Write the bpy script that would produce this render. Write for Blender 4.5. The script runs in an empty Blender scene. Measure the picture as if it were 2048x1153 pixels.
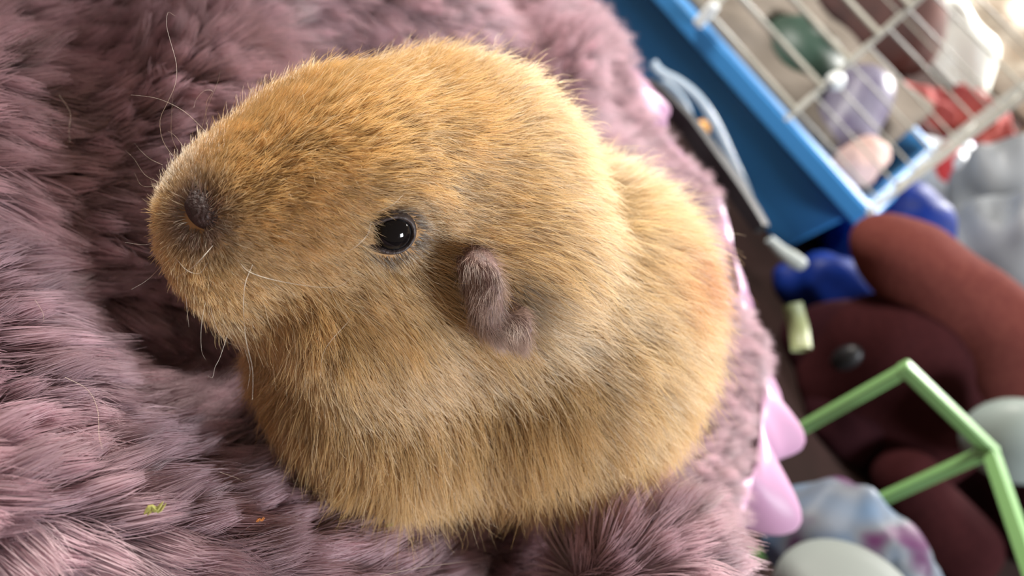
import bpy, math, random
import numpy as np
from mathutils import Matrix, Vector
rng = np.random.default_rng(7)
random.seed(7)
scene = bpy.context.scene
col = scene.collection
A = np.array

# ------------------------------------------------------------------ camera
PITCH, ROLL, FPX = math.radians(40), math.radians(44), 1570.0
FW = A([0, math.cos(PITCH), -math.sin(PITCH)])
UP0 = A([0, math.sin(PITCH), math.cos(PITCH)])
R0 = A([1., 0, 0])
CR = math.cos(ROLL) * R0 + math.sin(ROLL) * UP0
CU = -math.sin(ROLL) * R0 + math.cos(ROLL) * UP0
CAM = A([0, 0, 0.38])
cam_data = bpy.data.cameras.new('camera')
cam = bpy.data.objects.new('camera', cam_data)
col.objects.link(cam)
cam.matrix_world = Matrix(((CR[0], CU[0], -FW[0], CAM[0]), (CR[1], CU[1], -FW[1], CAM[1]), (CR[2], CU[2], -FW[2], CAM[2]), (0, 0, 0, 1)))
cam_data.sensor_width = 36
cam_data.lens = 36 * FPX / 2048
cam_data.clip_start = 0.01
cam_data.clip_end = 30
cam_data.dof.use_dof = True
cam_data.dof.focus_distance = 0.160
cam_data.dof.aperture_fstop = 11.0
scene.camera = cam

# ------------------------------------------------------------------ world, lights, exposure
scene.view_settings.view_transform = 'Standard'
scene.view_settings.look = 'None'
scene.view_settings.gamma = 1
scene.view_settings.use_curve_mapping = False
scene.view_settings.exposure = 0.0
world = bpy.data.worlds.new('world')
scene.world = world
world.use_nodes = True
world.node_tree.nodes['Background'].inputs[0].default_value = (1.0, 0.76, 0.58, 1)
world.node_tree.nodes['Background'].inputs[1].default_value = 0.28


def area_light(name, loc, target, size, power, color):
    d = bpy.data.lights.new(name, 'AREA')
    d.shape = 'RECTANGLE'
    d.size, d.size_y = size
    d.energy = power
    d.color = color
    o = bpy.data.objects.new(name, d)
    o.location = loc
    o.rotation_euler = (Vector(target) - Vector(loc)).to_track_quat('-Z', 'Y').to_euler()
    col.objects.link(o)
    return o


area_light('window_daylight', (1.41, 0.10, 0.97), (0, 0.15, 0.22), (0.42, 0.42), 38, (0.90, 0.94, 1.0))
area_light('side_window_daylight', (-0.88, 0.76, 1.02), (0, 0.15, 0.24), (0.26, 0.26), 36, (1.0, 0.95, 0.88))
area_light('far_window_daylight', (0.95, 2.9, 1.5), (0.75, 2.1, 0.1), (0.8, 0.8), 200, (1.0, 0.97, 0.93))


def ray(px, py):
    return ((px - 1024) * CR - (py - 576.5) * CU) / FPX + FW


def at_z(px, py, z):
    r = ray(px, py)
    return CAM + r * (z - CAM[2]) / r[2]


def at_d(px, py, d):
    return CAM + ray(px, py) * d


def at_y(px, py, y):
    r = ray(px, py)
    return CAM + r * y / r[1]


# ------------------------------------------------------------------ materials
def material(name, color, rough=0.6, noise=None, spec=0.5, metallic=0, alpha=None, transmission=0, sheen=0, bump=0, scale=60):
    m = bpy.data.materials.new(name)
    m.use_nodes = True
    nt = m.node_tree
    b = nt.nodes['Principled BSDF']
    b.inputs['Base Color'].default_value = (*color, 1)
    b.inputs['Roughness'].default_value = rough
    b.inputs['Specular IOR Level'].default_value = spec
    b.inputs['Metallic'].default_value = metallic
    b.inputs['Transmission Weight'].default_value = transmission
    if sheen:
        b.inputs['Sheen Weight'].default_value = sheen
    if alpha is not None:
        b.inputs['Alpha'].default_value = alpha
    if noise or bump:
        tc = nt.nodes.new('ShaderNodeTexCoord')
        n = nt.nodes.new('ShaderNodeTexNoise')
        n.inputs['Scale'].default_value = scale
        n.inputs['Detail'].default_value = 4
        nt.links.new(tc.outputs['Object'], n.inputs['Vector'])
        if noise:
            r = nt.nodes.new('ShaderNodeValToRGB')
            r.color_ramp.elements[0].color = (*color, 1)
            r.color_ramp.elements[1].color = (*noise, 1)
            r.color_ramp.elements[0].position = .35
            r.color_ramp.elements[1].position = .65
            nt.links.new(n.outputs['Fac'], r.inputs['Fac'])
            nt.links.new(r.outputs['Color'], b.inputs['Base Color'])
        if bump:
            bp = nt.nodes.new('ShaderNodeBump')
            bp.inputs['Strength'].default_value = bump
            bp.inputs['Distance'].default_value = .002
            nt.links.new(n.outputs['Fac'], bp.inputs['Height'])
            nt.links.new(bp.outputs['Normal'], b.inputs['Normal'])
    return m


def hair_material(name, rough=.45, gloss=.25, trans=.35):
    """colour per strand from the 'tint' attribute, a little darker at the root"""
    m = bpy.data.materials.new(name)
    m.use_nodes = True
    nt = m.node_tree
    nt.nodes.clear()
    N, Lk = nt.nodes.new, nt.links.new
    out = N('ShaderNodeOutputMaterial')
    at = N('ShaderNodeAttribute')
    at.attribute_name = 'tint'
    hi = N('ShaderNodeHairInfo')
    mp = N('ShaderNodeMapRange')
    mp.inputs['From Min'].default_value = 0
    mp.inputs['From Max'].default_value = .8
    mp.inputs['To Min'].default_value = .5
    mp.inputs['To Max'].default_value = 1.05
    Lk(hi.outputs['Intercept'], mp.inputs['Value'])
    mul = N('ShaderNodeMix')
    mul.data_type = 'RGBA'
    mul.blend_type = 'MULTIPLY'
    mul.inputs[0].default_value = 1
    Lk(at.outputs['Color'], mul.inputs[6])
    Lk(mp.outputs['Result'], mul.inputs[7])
    d = N('ShaderNodeBsdfDiffuse')
    Lk(mul.outputs[2], d.inputs['Color'])
    t = N('ShaderNodeBsdfTranslucent')
    Lk(mul.outputs[2], t.inputs['Color'])
    g = N('ShaderNodeBsdfHair')
    g.component = 'Reflection'
    g.inputs['Color'].default_value = (1, .96, .9, 1)
    g.inputs['RoughnessU'].default_value = .18
    g.inputs['RoughnessV'].default_value = rough
    m1 = N('ShaderNodeMixShader')
    m1.inputs[0].default_value = trans
    Lk(d.outputs[0], m1.inputs[1])
    Lk(t.outputs[0], m1.inputs[2])
    m2 = N('ShaderNodeMixShader')
    m2.inputs[0].default_value = gloss
    Lk(m1.outputs[0], m2.inputs[1])
    Lk(g.outputs[0], m2.inputs[2])
    Lk(m2.outputs[0], out.inputs['Surface'])
    return m


# ------------------------------------------------------------------ builders
def link(o, parent=None):
    col.objects.link(o)
    if parent is not None:
        o.parent = parent
        o.matrix_parent_inverse = parent.matrix_world.inverted()
    return o


def tag(o, label=None, cat=None, group=None, kind=None):
    for k, v in (('label', label), ('category', cat), ('group', group), ('kind', kind)):
        if v:
            o[k] = v
    return o


def empty(name, loc, label, cat, group=None):
    o = bpy.data.objects.new(name, None)
    o.location = Vector(loc)
    o.matrix_world = Matrix.Translation(Vector(loc))
    o.empty_display_size = .02
    col.objects.link(o)
    return tag(o, label, cat, group)


def mesh(name, v, f, mat, parent=None, smooth=True):
    me = bpy.data.meshes.new(name)
    me.from_pydata([tuple(p) for p in np.asarray(v, float)], [], [tuple(int(i) for i in q) for q in f])
    me.materials.append(mat)
    if smooth:
        me.polygons.foreach_set('use_smooth', np.ones(len(me.polygons), bool))
    me.update()
    return link(bpy.data.objects.new(name, me), parent)


def grid_faces(nu, nv, cu=False, cv=False):
    f = []
    for i in range(nu - (0 if cu else 1)):
        for j in range(nv - (0 if cv else 1)):
            a, b = i, (i + 1) % nu
            c, d = j, (j + 1) % nv
            f.append((a * nv + c, b * nv + c, b * nv + d, a * nv + d))
    return f


def spline(pts, n):
    """Catmull-Rom through pts, n samples"""
    p = np.asarray(pts, float)
    p = np.vstack([2 * p[0] - p[1], p, 2 * p[-1] - p[-2]])
    m = len(p) - 3
    u = np.linspace(0, m, n)
    i = np.minimum(u.astype(int), m - 1)
    t = (u - i)[:, None]
    a, b, c, d = p[i], p[i + 1], p[i + 2], p[i + 3]
    return .5 * (2 * b + (c - a) * t + (2 * a - 5 * b + 4 * c - d) * t * t + (3 * b - a - 3 * c + d) * t ** 3)


def tube_vf(pts, rad, ns=8, cap=True):
    p = np.asarray(pts, float)
    n = len(p)
    rad = np.broadcast_to(np.asarray(rad, float), (n,))
    tg = np.gradient(p, axis=0)
    tg /= np.linalg.norm(tg, axis=1, keepdims=True) + 1e-12
    ref = A([0, 0, 1.]) if abs(tg[0][2]) < .9 else A([1., 0, 0])
    v = []
    x = np.cross(tg[0], ref)
    for k in range(n):
        x = x - tg[k] * (x @ tg[k])
        x /= np.linalg.norm(x) + 1e-12
        y = np.cross(tg[k], x)
        for s in range(ns):
            a = 2 * math.pi * (s + .5) / ns
            v.append(p[k] + rad[k] * (math.cos(a) * x + math.sin(a) * y))
    f = grid_faces(n, ns, cv=True)
    if cap:
        f.append(tuple(range(ns))[::-1])
        f.append(tuple(range((n - 1) * ns, n * ns)))
    return v, f


def tube(name, pts, rad, mat, parent=None, ns=8, smooth=True):
    v, f = tube_vf(pts, rad, ns)
    return mesh(name, v, f, mat, parent, smooth)


def box_vf(c, s, rot=None, bevel=0.0):
    """box with chamfered edges"""
    c, s = A(c, float), A(s, float) / 2
    b = min(bevel, min(s) * .9)
    v = []
    idx = {}
    for sx in (-1, 1):
        for sy in (-1, 1):
            for sz in (-1, 1):
                for ax in range(3):
                    q = A([sx, sy, sz]) * (s - b)
                    q[ax] = A([sx, sy, sz])[ax] * s[ax]
                    idx[(sx, sy, sz, ax)] = len(v)
                    v.append(q)
    f = []
    for ax in range(3):
        o1, o2 = (ax + 1) % 3, (ax + 2) % 3
        for sg in (-1, 1):
            q = []
            for a, bb in ((-1, -1), (1, -1), (1, 1), (-1, 1)):
                k = [0, 0, 0]
                k[ax], k[o1], k[o2] = sg, a, bb
                q.append(idx[(*k, ax)])
            f.append(tuple(q if sg > 0 else q[::-1]))
    if b > 0:
        for ax in range(3):
            o1, o2 = (ax + 1) % 3, (ax + 2) % 3
            for a in (-1, 1):
                for bb in (-1, 1):
                    k0, k1 = [0, 0, 0], [0, 0, 0]
                    k0[ax], k1[ax] = -1, 1
                    k0[o1] = k1[o1] = a
                    k0[o2] = k1[o2] = bb
                    q = (idx[(*k0, o1)], idx[(*k1, o1)], idx[(*k1, o2)], idx[(*k0, o2)])
                    f.append(q if a * bb > 0 else q[::-1])
        for sx in (-1, 1):
            for sy in (-1, 1):
                for sz in (-1, 1):
                    q = tuple(idx[(sx, sy, sz, ax)] for ax in range(3))
                    f.append(q if sx * sy * sz > 0 else q[::-1])
    v = A(v)
    if rot is not None:
        v = v @ np.asarray(rot).T
    return v + c, f


def box(name, c, s, mat, parent=None, rot=None, bevel=.002):
    v, f = box_vf(c, s, rot, bevel)
    return mesh(name, v, f, mat, parent, smooth=False)


def rotz(a):
    c, s = math.cos(a), math.sin(a)
    return A([[c, -s, 0], [s, c, 0], [0, 0, 1.]])


def lathe(name, prof, c, mat, parent=None, n=32, M=None):
    prof = A(prof, float)
    v = [(r * math.cos(2 * math.pi * i / n), r * math.sin(2 * math.pi * i / n), z) for r, z in prof for i in range(n)]
    v = A(v)
    if M is not None:
        v = v @ np.asarray(M).T
    f = grid_faces(len(prof), n, cv=True)
    f.append(tuple(range(n))[::-1])
    f.append(tuple(range((len(prof) - 1) * n, len(prof) * n)))
    return mesh(name, v + A(c), f, mat, parent)


def wob(p, scale, seed=0, n=7):
    """smooth pseudo-noise in about -1..1"""
    r = np.random.default_rng(seed)
    s = 0
    for k in range(n):
        d = r.normal(size=3)
        d *= (.6 + .9 * r.random()) * 2 * math.pi / (scale * np.linalg.norm(d))
        s = s + np.sin(p @ d + r.random() * 6.28)
    return s / math.sqrt(n) * .8


def ell(p, c, r, pitch=0, yaw=0):
    q = p - A(c)
    if yaw:
        q = q @ rotz(math.radians(yaw))
    a = math.radians(pitch)
    cs, sn = math.cos(a), math.sin(a)
    X = q[..., 0] * cs - q[..., 2] * sn
    Zz = q[..., 0] * sn + q[..., 2] * cs
    Y = q[..., 1]
    k0 = np.sqrt((X / r[0]) ** 2 + (Y / r[1]) ** 2 + (Zz / r[2]) ** 2)
    k1 = np.sqrt((X / r[0] ** 2) ** 2 + (Y / r[1] ** 2) ** 2 + (Zz / r[2] ** 2) ** 2) + 1e-9
    return k0 * (k0 - 1) / k1


def smin(d, e, k):
    h = np.clip(.5 + .5 * (d - e) / k, 0, 1)
    return d * (1 - h) + e * h - k * h * (1 - h)


def smax(d, e, k):
    return -smin(-d, -e, k)


def capsule(p, a, b, ra, rb=None):
    a, b = A(a, float), A(b, float)
    rb = ra if rb is None else rb
    t = np.clip(((p - a) @ (b - a)) / ((b - a) @ (b - a)), 0, 1)
    return np.linalg.norm(p - a - t[..., None] * (b - a), axis=-1) - (ra + (rb - ra) * t)


def surface_nets(fn, lo, hi, step):
    lo, hi = A(lo, float), A(hi, float)
    n = np.ceil((hi - lo) / step).astype(int) + 1
    ax = [lo[i] + step * np.arange(n[i]) for i in range(3)]
    P = np.stack(np.meshgrid(*ax, indexing='ij'), -1)
    val = np.empty(P.shape[:3])
    for i in range(n[0]):
        val[i] = fn(P[i])
    s = val < 0
    m = n - 1
    cs = np.zeros(tuple(m), int)
    for a in (0, 1):
        for b in (0, 1):
            for c in (0, 1):
                cs += s[a:a + m[0], b:b + m[1], c:c + m[2]]
    act = (cs > 0) & (cs < 8)
    I = np.argwhere(act)
    idx = -np.ones(tuple(m), int)
    idx[act] = np.arange(len(I))
    acc = np.zeros((len(I), 3))
    cnt = np.zeros(len(I))
    cor = [(a, b, c) for a in (0, 1) for b in (0, 1) for c in (0, 1)]
    for u in cor:
        for ax_ in range(3):
            if u[ax_]:
                continue
            w = list(u)
            w[ax_] = 1
            v0 = val[I[:, 0] + u[0], I[:, 1] + u[1], I[:, 2] + u[2]]
            v1 = val[I[:, 0] + w[0], I[:, 1] + w[1], I[:, 2] + w[2]]
            k = (v0 < 0) != (v1 < 0)
            t = np.where(k, v0 / np.where(k, v0 - v1, 1), 0)
            pt = A(u, float) + np.zeros((len(I), 3))
            pt[:, ax_] = t
            acc[k] += pt[k]
            cnt[k] += 1
    V = lo + step * (I + acc / cnt[:, None])
    F = []
    for ax_ in range(3):
        o1, o2 = (ax_ + 1) % 3, (ax_ + 2) % 3
        sl0 = [slice(None)] * 3
        sl1 = [slice(None)] * 3
        sl0[ax_], sl1[ax_] = slice(0, -1), slice(1, None)
        e0, e1 = s[tuple(sl0)], s[tuple(sl1)]
        E = np.argwhere(e0 != e1)
        E = E[(E[:, o1] > 0) & (E[:, o2] > 0) & (E[:, o1] < m[o1]) & (E[:, o2] < m[o2])]
        q = []
        for d1, d2 in ((1, 1), (0, 1), (0, 0), (1, 0)):
            c = E.copy()
            c[:, o1] -= d1
            c[:, o2] -= d2
            q.append(idx[c[:, 0], c[:, 1], c[:, 2]])
        q = np.stack(q, 1)
        fl = ~e0[E[:, 0], E[:, 1], E[:, 2]]
        q[fl] = q[fl][:, ::-1]
        F.append(q)
    F = np.vstack(F)
    F = F[(F >= 0).all(1)]
    return V, F


def fast_mesh(name, V, F, mat, parent=None):
    me = bpy.data.meshes.new(name)
    me.vertices.add(len(V))
    me.vertices.foreach_set('co', np.asarray(V, np.float32).ravel())
    me.loops.add(F.size)
    me.loops.foreach_set('vertex_index', F.astype(np.int32).ravel())
    me.polygons.add(len(F))
    k = F.shape[1]
    me.polygons.foreach_set('loop_start', np.arange(0, F.size, k, dtype=np.int32))
    me.polygons.foreach_set('use_smooth', np.ones(len(F), bool))
    me.materials.append(mat)
    me.update(calc_edges=True)
    me.validate()
    return link(bpy.data.objects.new(name, me), parent)


def sdf_mesh(name, fn, lo, hi, step, mat, parent=None):
    V, F = surface_nets(fn, lo, hi, step)
    return fast_mesh(name, V, F, mat, parent)


def gradient(fn, p, e=.0006):
    g = np.stack([fn(p + np.eye(3)[i] * e) - fn(p - np.eye(3)[i] * e) for i in range(3)], -1)
    return g / (np.linalg.norm(g, axis=-1, keepdims=True) + 1e-12)


def strands(name, P, rad, tint, mat, parent=None):
    """P: n x k x 3 points, rad: n x k or k radii, tint: n x 3"""
    n, k, _ = P.shape
    c = bpy.data.hair_curves.new(name)
    c.add_curves([k] * n)
    c.points.foreach_set('position', np.ascontiguousarray(P, np.float32).ravel())
    r = np.ascontiguousarray(np.broadcast_to(rad, (n, k)), np.float32)
    at = c.attributes.get('radius') or c.attributes.new('radius', 'FLOAT', 'POINT')
    at.data.foreach_set('value', r.ravel())
    tc = c.attributes.new('tint', 'FLOAT_COLOR', 'CURVE')
    cc = np.ones((n, 4), np.float32)
    cc[:, :3] = tint
    tc.data.foreach_set('color', cc.ravel())
    c.materials.append(mat)
    return link(bpy.data.objects.new(name, c), parent)


def sample_faces(V, F, n, weight=None):
    q = V[F]
    tri = np.concatenate([q[:, [0, 1, 2]], q[:, [0, 2, 3]]])
    ar = .5 * np.linalg.norm(np.cross(tri[:, 1] - tri[:, 0], tri[:, 2] - tri[:, 0]), axis=1)
    if weight is not None:
        ar = ar * weight(tri.mean(1))
    i = rng.choice(len(tri), n, p=ar / ar.sum())
    a, b = rng.random(n), rng.random(n)
    k = a + b > 1
    a[k], b[k] = 1 - a[k], 1 - b[k]
    t = tri[i]
    return t[:, 0] + a[:, None] * (t[:, 1] - t[:, 0]) + b[:, None] * (t[:, 2] - t[:, 0])


def nearest_cell(p, cell, seed):
    """jittered-grid clump ids: the nearest clump centre of each point (3-D)"""
    r = np.random.default_rng(seed)
    M1, M2, M3 = 73856093, 19349663, 83492791
    table = r.random((65536, 3))
    g = np.floor(p / cell).astype(np.int64)
    best = np.full(len(p), 1e9)
    ctr = np.zeros_like(p)
    cid = np.zeros(len(p), np.int64)
    for dx in (-1, 0, 1):
        for dy in (-1, 0, 1):
            for dz in (-1, 0, 1):
                c = g + A([dx, dy, dz])
                h = ((c[:, 0] * M1) ^ (c[:, 1] * M2) ^ (c[:, 2] * M3)) & 65535
                q = (c + table[h]) * cell
                d = ((q - p) ** 2).sum(1)
                k = d < best
                best[k] = d[k]
                ctr[k] = q[k]
                cid[k] = h[k]
    return ctr, cid


def unit(v):
    return v / (np.linalg.norm(v, axis=-1, keepdims=True) + 1e-12)


# ------------------------------------------------------------------ guinea pig frame
GZ = 0.20                                    # top of the cushion under the blanket
NOSE = at_d(385, 430, .161)
PF = A([-0.59778686, -0.80165509, 0])        # the way it faces
PL = A([0.80165509, -0.59778686, 0])         # its left
PM = np.stack([PF, PL, A([0, 0, 1.])])
PO = A([NOSE[0], NOSE[1], GZ])


to_pig = lambda p: (p - PO) @ PM.T
from_pig = lambda p: p @ PM + PO
BODY = [
    (-.094, .014, .034, .043, .050, .041, 0),
    (-.058, .015, .023, .037, .041, .031, 0),
    (-.110, .008, .034, .040, .044, .041, 0),
    (-.062, -.009, .057, .034, .035, .032, 10),
    (-.034, -.004, .060, .029, .027, .0245, 25),
    (-.020, -.001, .053, .020, .0205, .018, 30),
    (-.010, .000, .047, .016, .0170, .018, 10),
    (-.044, .019, .044, .026, .0215, .021, -8),
    (-.044, -.019, .044, .026, .0215, .021, -8),
    (-.068, .014, .056, .024, .028, .026, 0),
    (-.020, .008, .038, .015, .0125, .0125, 0),
    (-.020, -.008, .038, .015, .0125, .0125, 0),
]


def pig_sdf(p):
    d = None
    for cx, cy, cz, rx, ry, rz, pt in BODY:
        e = ell(p, (cx, cy, cz), (rx, ry, rz), pt)
        d = e if d is None else smin(d, e, .008)
    return d


def trace_pig(px, py):
    """where the line through a photo point meets the animal (world)"""
    o, dr = to_pig(CAM), unit(ray(px, py) @ PM.T)
    t = .05
    for _ in range(90):
        t += np.clip(pig_sdf(o + dr * t), -.01, .05) * .7
    return from_pig(o + dr * t)


def depth(p):
    return (p - CAM) @ FW


# ================================================================== ROOM
M_floor = material('floor_lino', (.035, .02, .018), .9, (.025, .016, .014), bump=.2, scale=14, spec=.05)
M_wall = material('wall_paint', (.42, .38, .33), .9, (.38, .34, .30), scale=5)
fl = box('floor', (.4, 1.3, -.02), (4.4, 4.2, .04), M_floor, bevel=0)
tag(fl, kind='structure')
wb = box('wall_back', (.4, 3.42, 1.2), (4.4, .06, 2.44), M_wall, bevel=0)
tag(wb, kind='structure')
wl = box('wall_left', (-1.83, 1.3, 1.2), (.06, 4.2, 2.44), M_wall, bevel=0)
tag(wl, kind='structure')
M_base = material('skirting_paint', (.7, .68, .64), .5)
tag(box('baseboard_back', (.4, 3.382, .045), (4.4, .016, .09), M_base), kind='structure')

# ================================================================== BLANKET
EDGE_PX = [(1200, -60), (1240, 0), (1338, 180), (1500, 370), (1558, 560), (1602, 720), (1618, 850), (1604, 1000), (1570, 1153)]
edge_w = [at_z(x, y, GZ)[:2] for x, y in EDGE_PX]
outline = [(-.45, .62), (-.2, .60), (-.115, .545)] + [tuple(q) for q in edge_w] + [(.128, .15), (.12, .06), (.10, -.03), (.05, -.09), (-.05, -.12), (-.25, -.12), (-.45, -.05), (-.5, .2), (-.49, .5)]
outline = A(outline)
oc = outline.mean(0)


def outline_dist(p2):
    """signed distance (negative inside) to the blanket outline"""
    a = outline
    b = np.roll(outline, -1, 0)
    best = np.full(p2.shape[:-1], 1e9)
    inside = np.zeros(p2.shape[:-1], bool)
    for u, w in zip(a, b):
        e = w - u
        t = np.clip(((p2 - u) @ e) / (e @ e), 0, 1)
        best = np.minimum(best, np.linalg.norm(p2 - u - t[..., None] * e, axis=-1))
        c = ((u[1] > p2[..., 1]) != (w[1] > p2[..., 1]))
        xx = (w[0] - u[0]) * (p2[..., 1] - u[1]) / (w[1] - u[1] + 1e-12) + u[0]
        inside ^= c & (p2[..., 0] < xx)
    return np.where(inside, -best, best)


def gauss(p, c, sx, sy=None, ang=0):
    sy = sy or sx
    a = math.radians(ang)
    d = p[..., :2] - A(c)
    u = d[..., 0] * math.cos(a) + d[..., 1] * math.sin(a)
    v = -d[..., 0] * math.sin(a) + d[..., 1] * math.cos(a)
    return np.exp(-.5 * ((u / sx) ** 2 + (v / sy) ** 2))


def blanket_height(p):
    h = 0
    h = h + .020 * gauss(p, (-.002, .070), .055, .013, 33)      # roll along the near side of the animal
    h = h + .018 * gauss(p, (-.050, .040), .030, .020, 30)
    h = h + .016 * gauss(p, (-.080, .080), .022, .015, -20)     # left bank
    h = h + .030 * gauss(p, (-.112, .182), .052, .018, -64)     # big fold at the back left
    h = h + .022 * gauss(p, (-.128, .106), .026, .016, -50)     # nearer fold at far left
    h = h + .036 * gauss(p, (-.105, .290), .040, .024, 60)      # mound behind the animal
    h = h + .034 * gauss(p, (-.050, .335), .050, .009, -62)     # ridge behind
    h = h + .205 * gauss(p, (-.245, .26), .130, .022, 90)       # unseen heap added outside the frame to shade the left of the blanket
    h = h - .020 * gauss(p, (.052, .122), .016, .006, -65)      # crease beside the lump at the lower right
    h = h - .014 * gauss(p, (.092, .186), .022, .010, 20)
    h = h + 0 * p[..., 0]       # hump at the lower right
    h = h - .030 * gauss(p, (-.060, .118), .026, .015, 40)      # gully before the chest
    h = h + .004 * wob(np.stack([p[..., 0], p[..., 1], 0 * p[..., 0]], -1), .11, 3)
    return GZ - .010 + h


LUMP = at_z(1285, 1140, .226)


def blanket_sdf(p):
    d1 = (p[..., 2] - blanket_height(p)) * .8
    d2 = outline_dist(p[..., :2]) + .008 + .004 * wob(p, .07, 5)
    d = smax(d1, d2, .022)
    return smin(d, ell(p, LUMP, (.021, .016, .020), 0, 30) + .0015 * wob(p, .03, 8), .006)   # the lump of blanket pressed up beside the rump


M_cloth = material('blanket_backing', (.16, .09, .10), .9, (.12, .07, .08), bump=.3, scale=120)
blanket = empty('blanket', (-.1, .25, GZ), 'dusty mauve long-pile faux fur blanket spread under the guinea pig', 'blanket')
BV, BF = surface_nets(blanket_sdf, (-.36, -.11, .002), (.19, .63, .428), .0048)
fast_mesh('backing', BV, BF, M_cloth, blanket)

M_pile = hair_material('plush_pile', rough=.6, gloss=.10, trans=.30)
FLOW = unit(A([.719, .447, 0]))


def blanket_pile(n, region, length, radius, cell, seed, name='pile'):
    roots = sample_faces(BV, BF, n, region)
    nrm = gradient(blanket_sdf, roots, .003)
    ctr, cid = nearest_cell(roots, cell, seed)
    rr = np.random.default_rng(seed)
    tb = rr.normal(size=(65536, 3))
    tl = rr.random(65536)
    # lay of the pile: towards the right, fanning outwards over the lower right hump
    fan = roots - at_z(1265, 1330, .212)
    wf = .40 * np.exp(-(np.linalg.norm(roots - LUMP, axis=1) / .033) ** 4)[:, None]
    flow = unit(FLOW * (1 - wf) + unit(fan) * wf + .35 * np.stack([wob(roots, .05, 11), wob(roots, .06, 12), 0 * wf[:, 0]], -1))
    t = flow - nrm * (flow * nrm).sum(1, keepdims=True)
    cdir = unit(unit(t) * .95 + nrm * (.75 - .6 * wf) + .24 * tb[cid])
    hdir = unit(cdir + .22 * rng.normal(size=(n, 3)))
    Ln = length * (.75 + .5 * tl[cid]) * (.8 + .35 * rng.random(n))
    far = 1 - .42 * np.clip((roots[:, 1] - .16) / .06, 0, 1) * np.clip((roots[:, 0] + .02) / .05, 0, 1)
    far = np.minimum(far, 1 - .35 * wf[:, 0])
    Ln = Ln * far
    k = 5
    s = np.linspace(0, 1, k)
    tipc = ctr - nrm * ((ctr - roots) * nrm).sum(1, keepdims=True) + cdir * Ln[:, None]
    P = np.empty((n, k, 3))
    for j, u in enumerate(s):
        straight = roots + hdir * (Ln * u)[:, None] - A([0, 0, 1.]) * (.12 * Ln * u * u)[:, None]
        cl = ctr - nrm * ((ctr - roots) * nrm).sum(1, keepdims=True) + cdir * (Ln * u)[:, None]
        w = (.76 * u ** 1.2 * far ** .8)[:, None]
        P[:, j] = straight * (1 - w) + cl * w
    v = 1 + .16 * tb[cid][:, :1] + .08 * rng.normal(size=(n, 1))
    tint = np.clip(A([.60, .42, .47]) * v, .05, .95)
    rad = radius * A([1, 1, .9, .65, .2])
    o = strands(name, P, rad, tint, M_pile, blanket)
    tag(o, kind='stuff')
    return o


def near_region(c):
    d = np.linalg.norm(c - CAM, axis=1)
    pv = (c - CAM)
    z = pv @ FW
    x = 1024 + FPX * (pv @ CR) / np.maximum(z, .01)
    y = 576.5 - FPX * (pv @ CU) / np.maximum(z, .01)
    m = (z > .02) & (x > -350) & (x < 2300) & (y > -350) & (y < 1500)
    return np.where(m, 1 / np.maximum(d, .1) ** 1.6, .4) * (c[:, 2] > .08)


PILE_N = 330000
blanket_pile(PILE_N, near_region, .0140, .000085, .0054, 21)

# satin binding along the edge, gathered in ruffles
M_satin = material('satin', (.46, .26, .39), .36, spec=.4)
ed = spline(edge_w, 240)
tg = unit(np.gradient(ed, axis=0))
nrm2 = np.stack([tg[:, 1], -tg[:, 0]], 1)
if ((ed - oc) * nrm2).sum(1).mean() < 0:
    nrm2 = -nrm2
sl = np.concatenate([[0], np.cumsum(np.linalg.norm(np.diff(ed, axis=0), axis=1))])
yy = A([proj_y for proj_y in [576.5 - FPX * ((A([e[0], e[1], GZ]) - CAM) @ CU) / ((A([e[0], e[1], GZ]) - CAM) @ FW) for e in ed]])
bulge = -.030 + .078 * np.exp(-((yy - 125) / 75) ** 4) + .046 * np.exp(-((yy - 535) / 45) ** 4) + .060 * np.exp(-((yy - 765) / 95) ** 4) + .060 * np.exp(-((yy - 920) / 55) ** 4)
V = []
NV = 14
for i in range(len(ed)):
    for j in range(NV):
        u = j / (NV - 1)
        ang = math.pi * 1.15 * u
        wv = math.sin(sl[i] * 2 * math.pi / .034) * .5 + .5 * math.sin(sl[i] * 2 * math.pi / .021 + 1.3)
        out = -.014 + (bulge[i] + .010) * math.sin(ang * .78) * (1 + .22 * wv * u)
        z = GZ - .013 - .040 * u ** 1.1 + .003 * wv * math.sin(ang)
        V.append((*(ed[i] + nrm2[i] * out), z))
trim = mesh('satin_trim', V, grid_faces(len(ed), NV), M_satin, blanket)
sm = trim.modifiers.new('thick', 'SOLIDIFY')
sm.thickness = .0008
tag(trim, 'glossy lilac satin binding gathered in ruffles along the edge')

# ================================================================== GUINEA PIG
pig = empty('guinea_pig', PO + PF * -.07, 'golden tan guinea pig crouched on the mauve fur blanket, facing left', 'guinea pig')
M_skin = material('pig_skin', (.42, .24, .10), .8, (.34, .19, .08), bump=.2, scale=200)
SV, SF = surface_nets(pig_sdf, (-.165, -.075, -.012), (.012, .09, .105), .0018)
SW = from_pig(SV)
fast_mesh('body', SW, SF, M_skin, pig)

# eye
eye_s = trace_pig(787, 467)
en = unit(gradient(pig_sdf, to_pig(eye_s)[None])[0] @ PM)
EYE_C = eye_s - en * .0012
M_eye = material('eye_gloss', (.004, .0035, .004), .07, spec=.3)
M_lid = material('eyelid_skin', (.045, .028, .024), .55, (.03, .02, .018), bump=.3, scale=900)
ux = unit(CR - en * (CR @ en))
uy = np.cross(en, ux)


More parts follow.
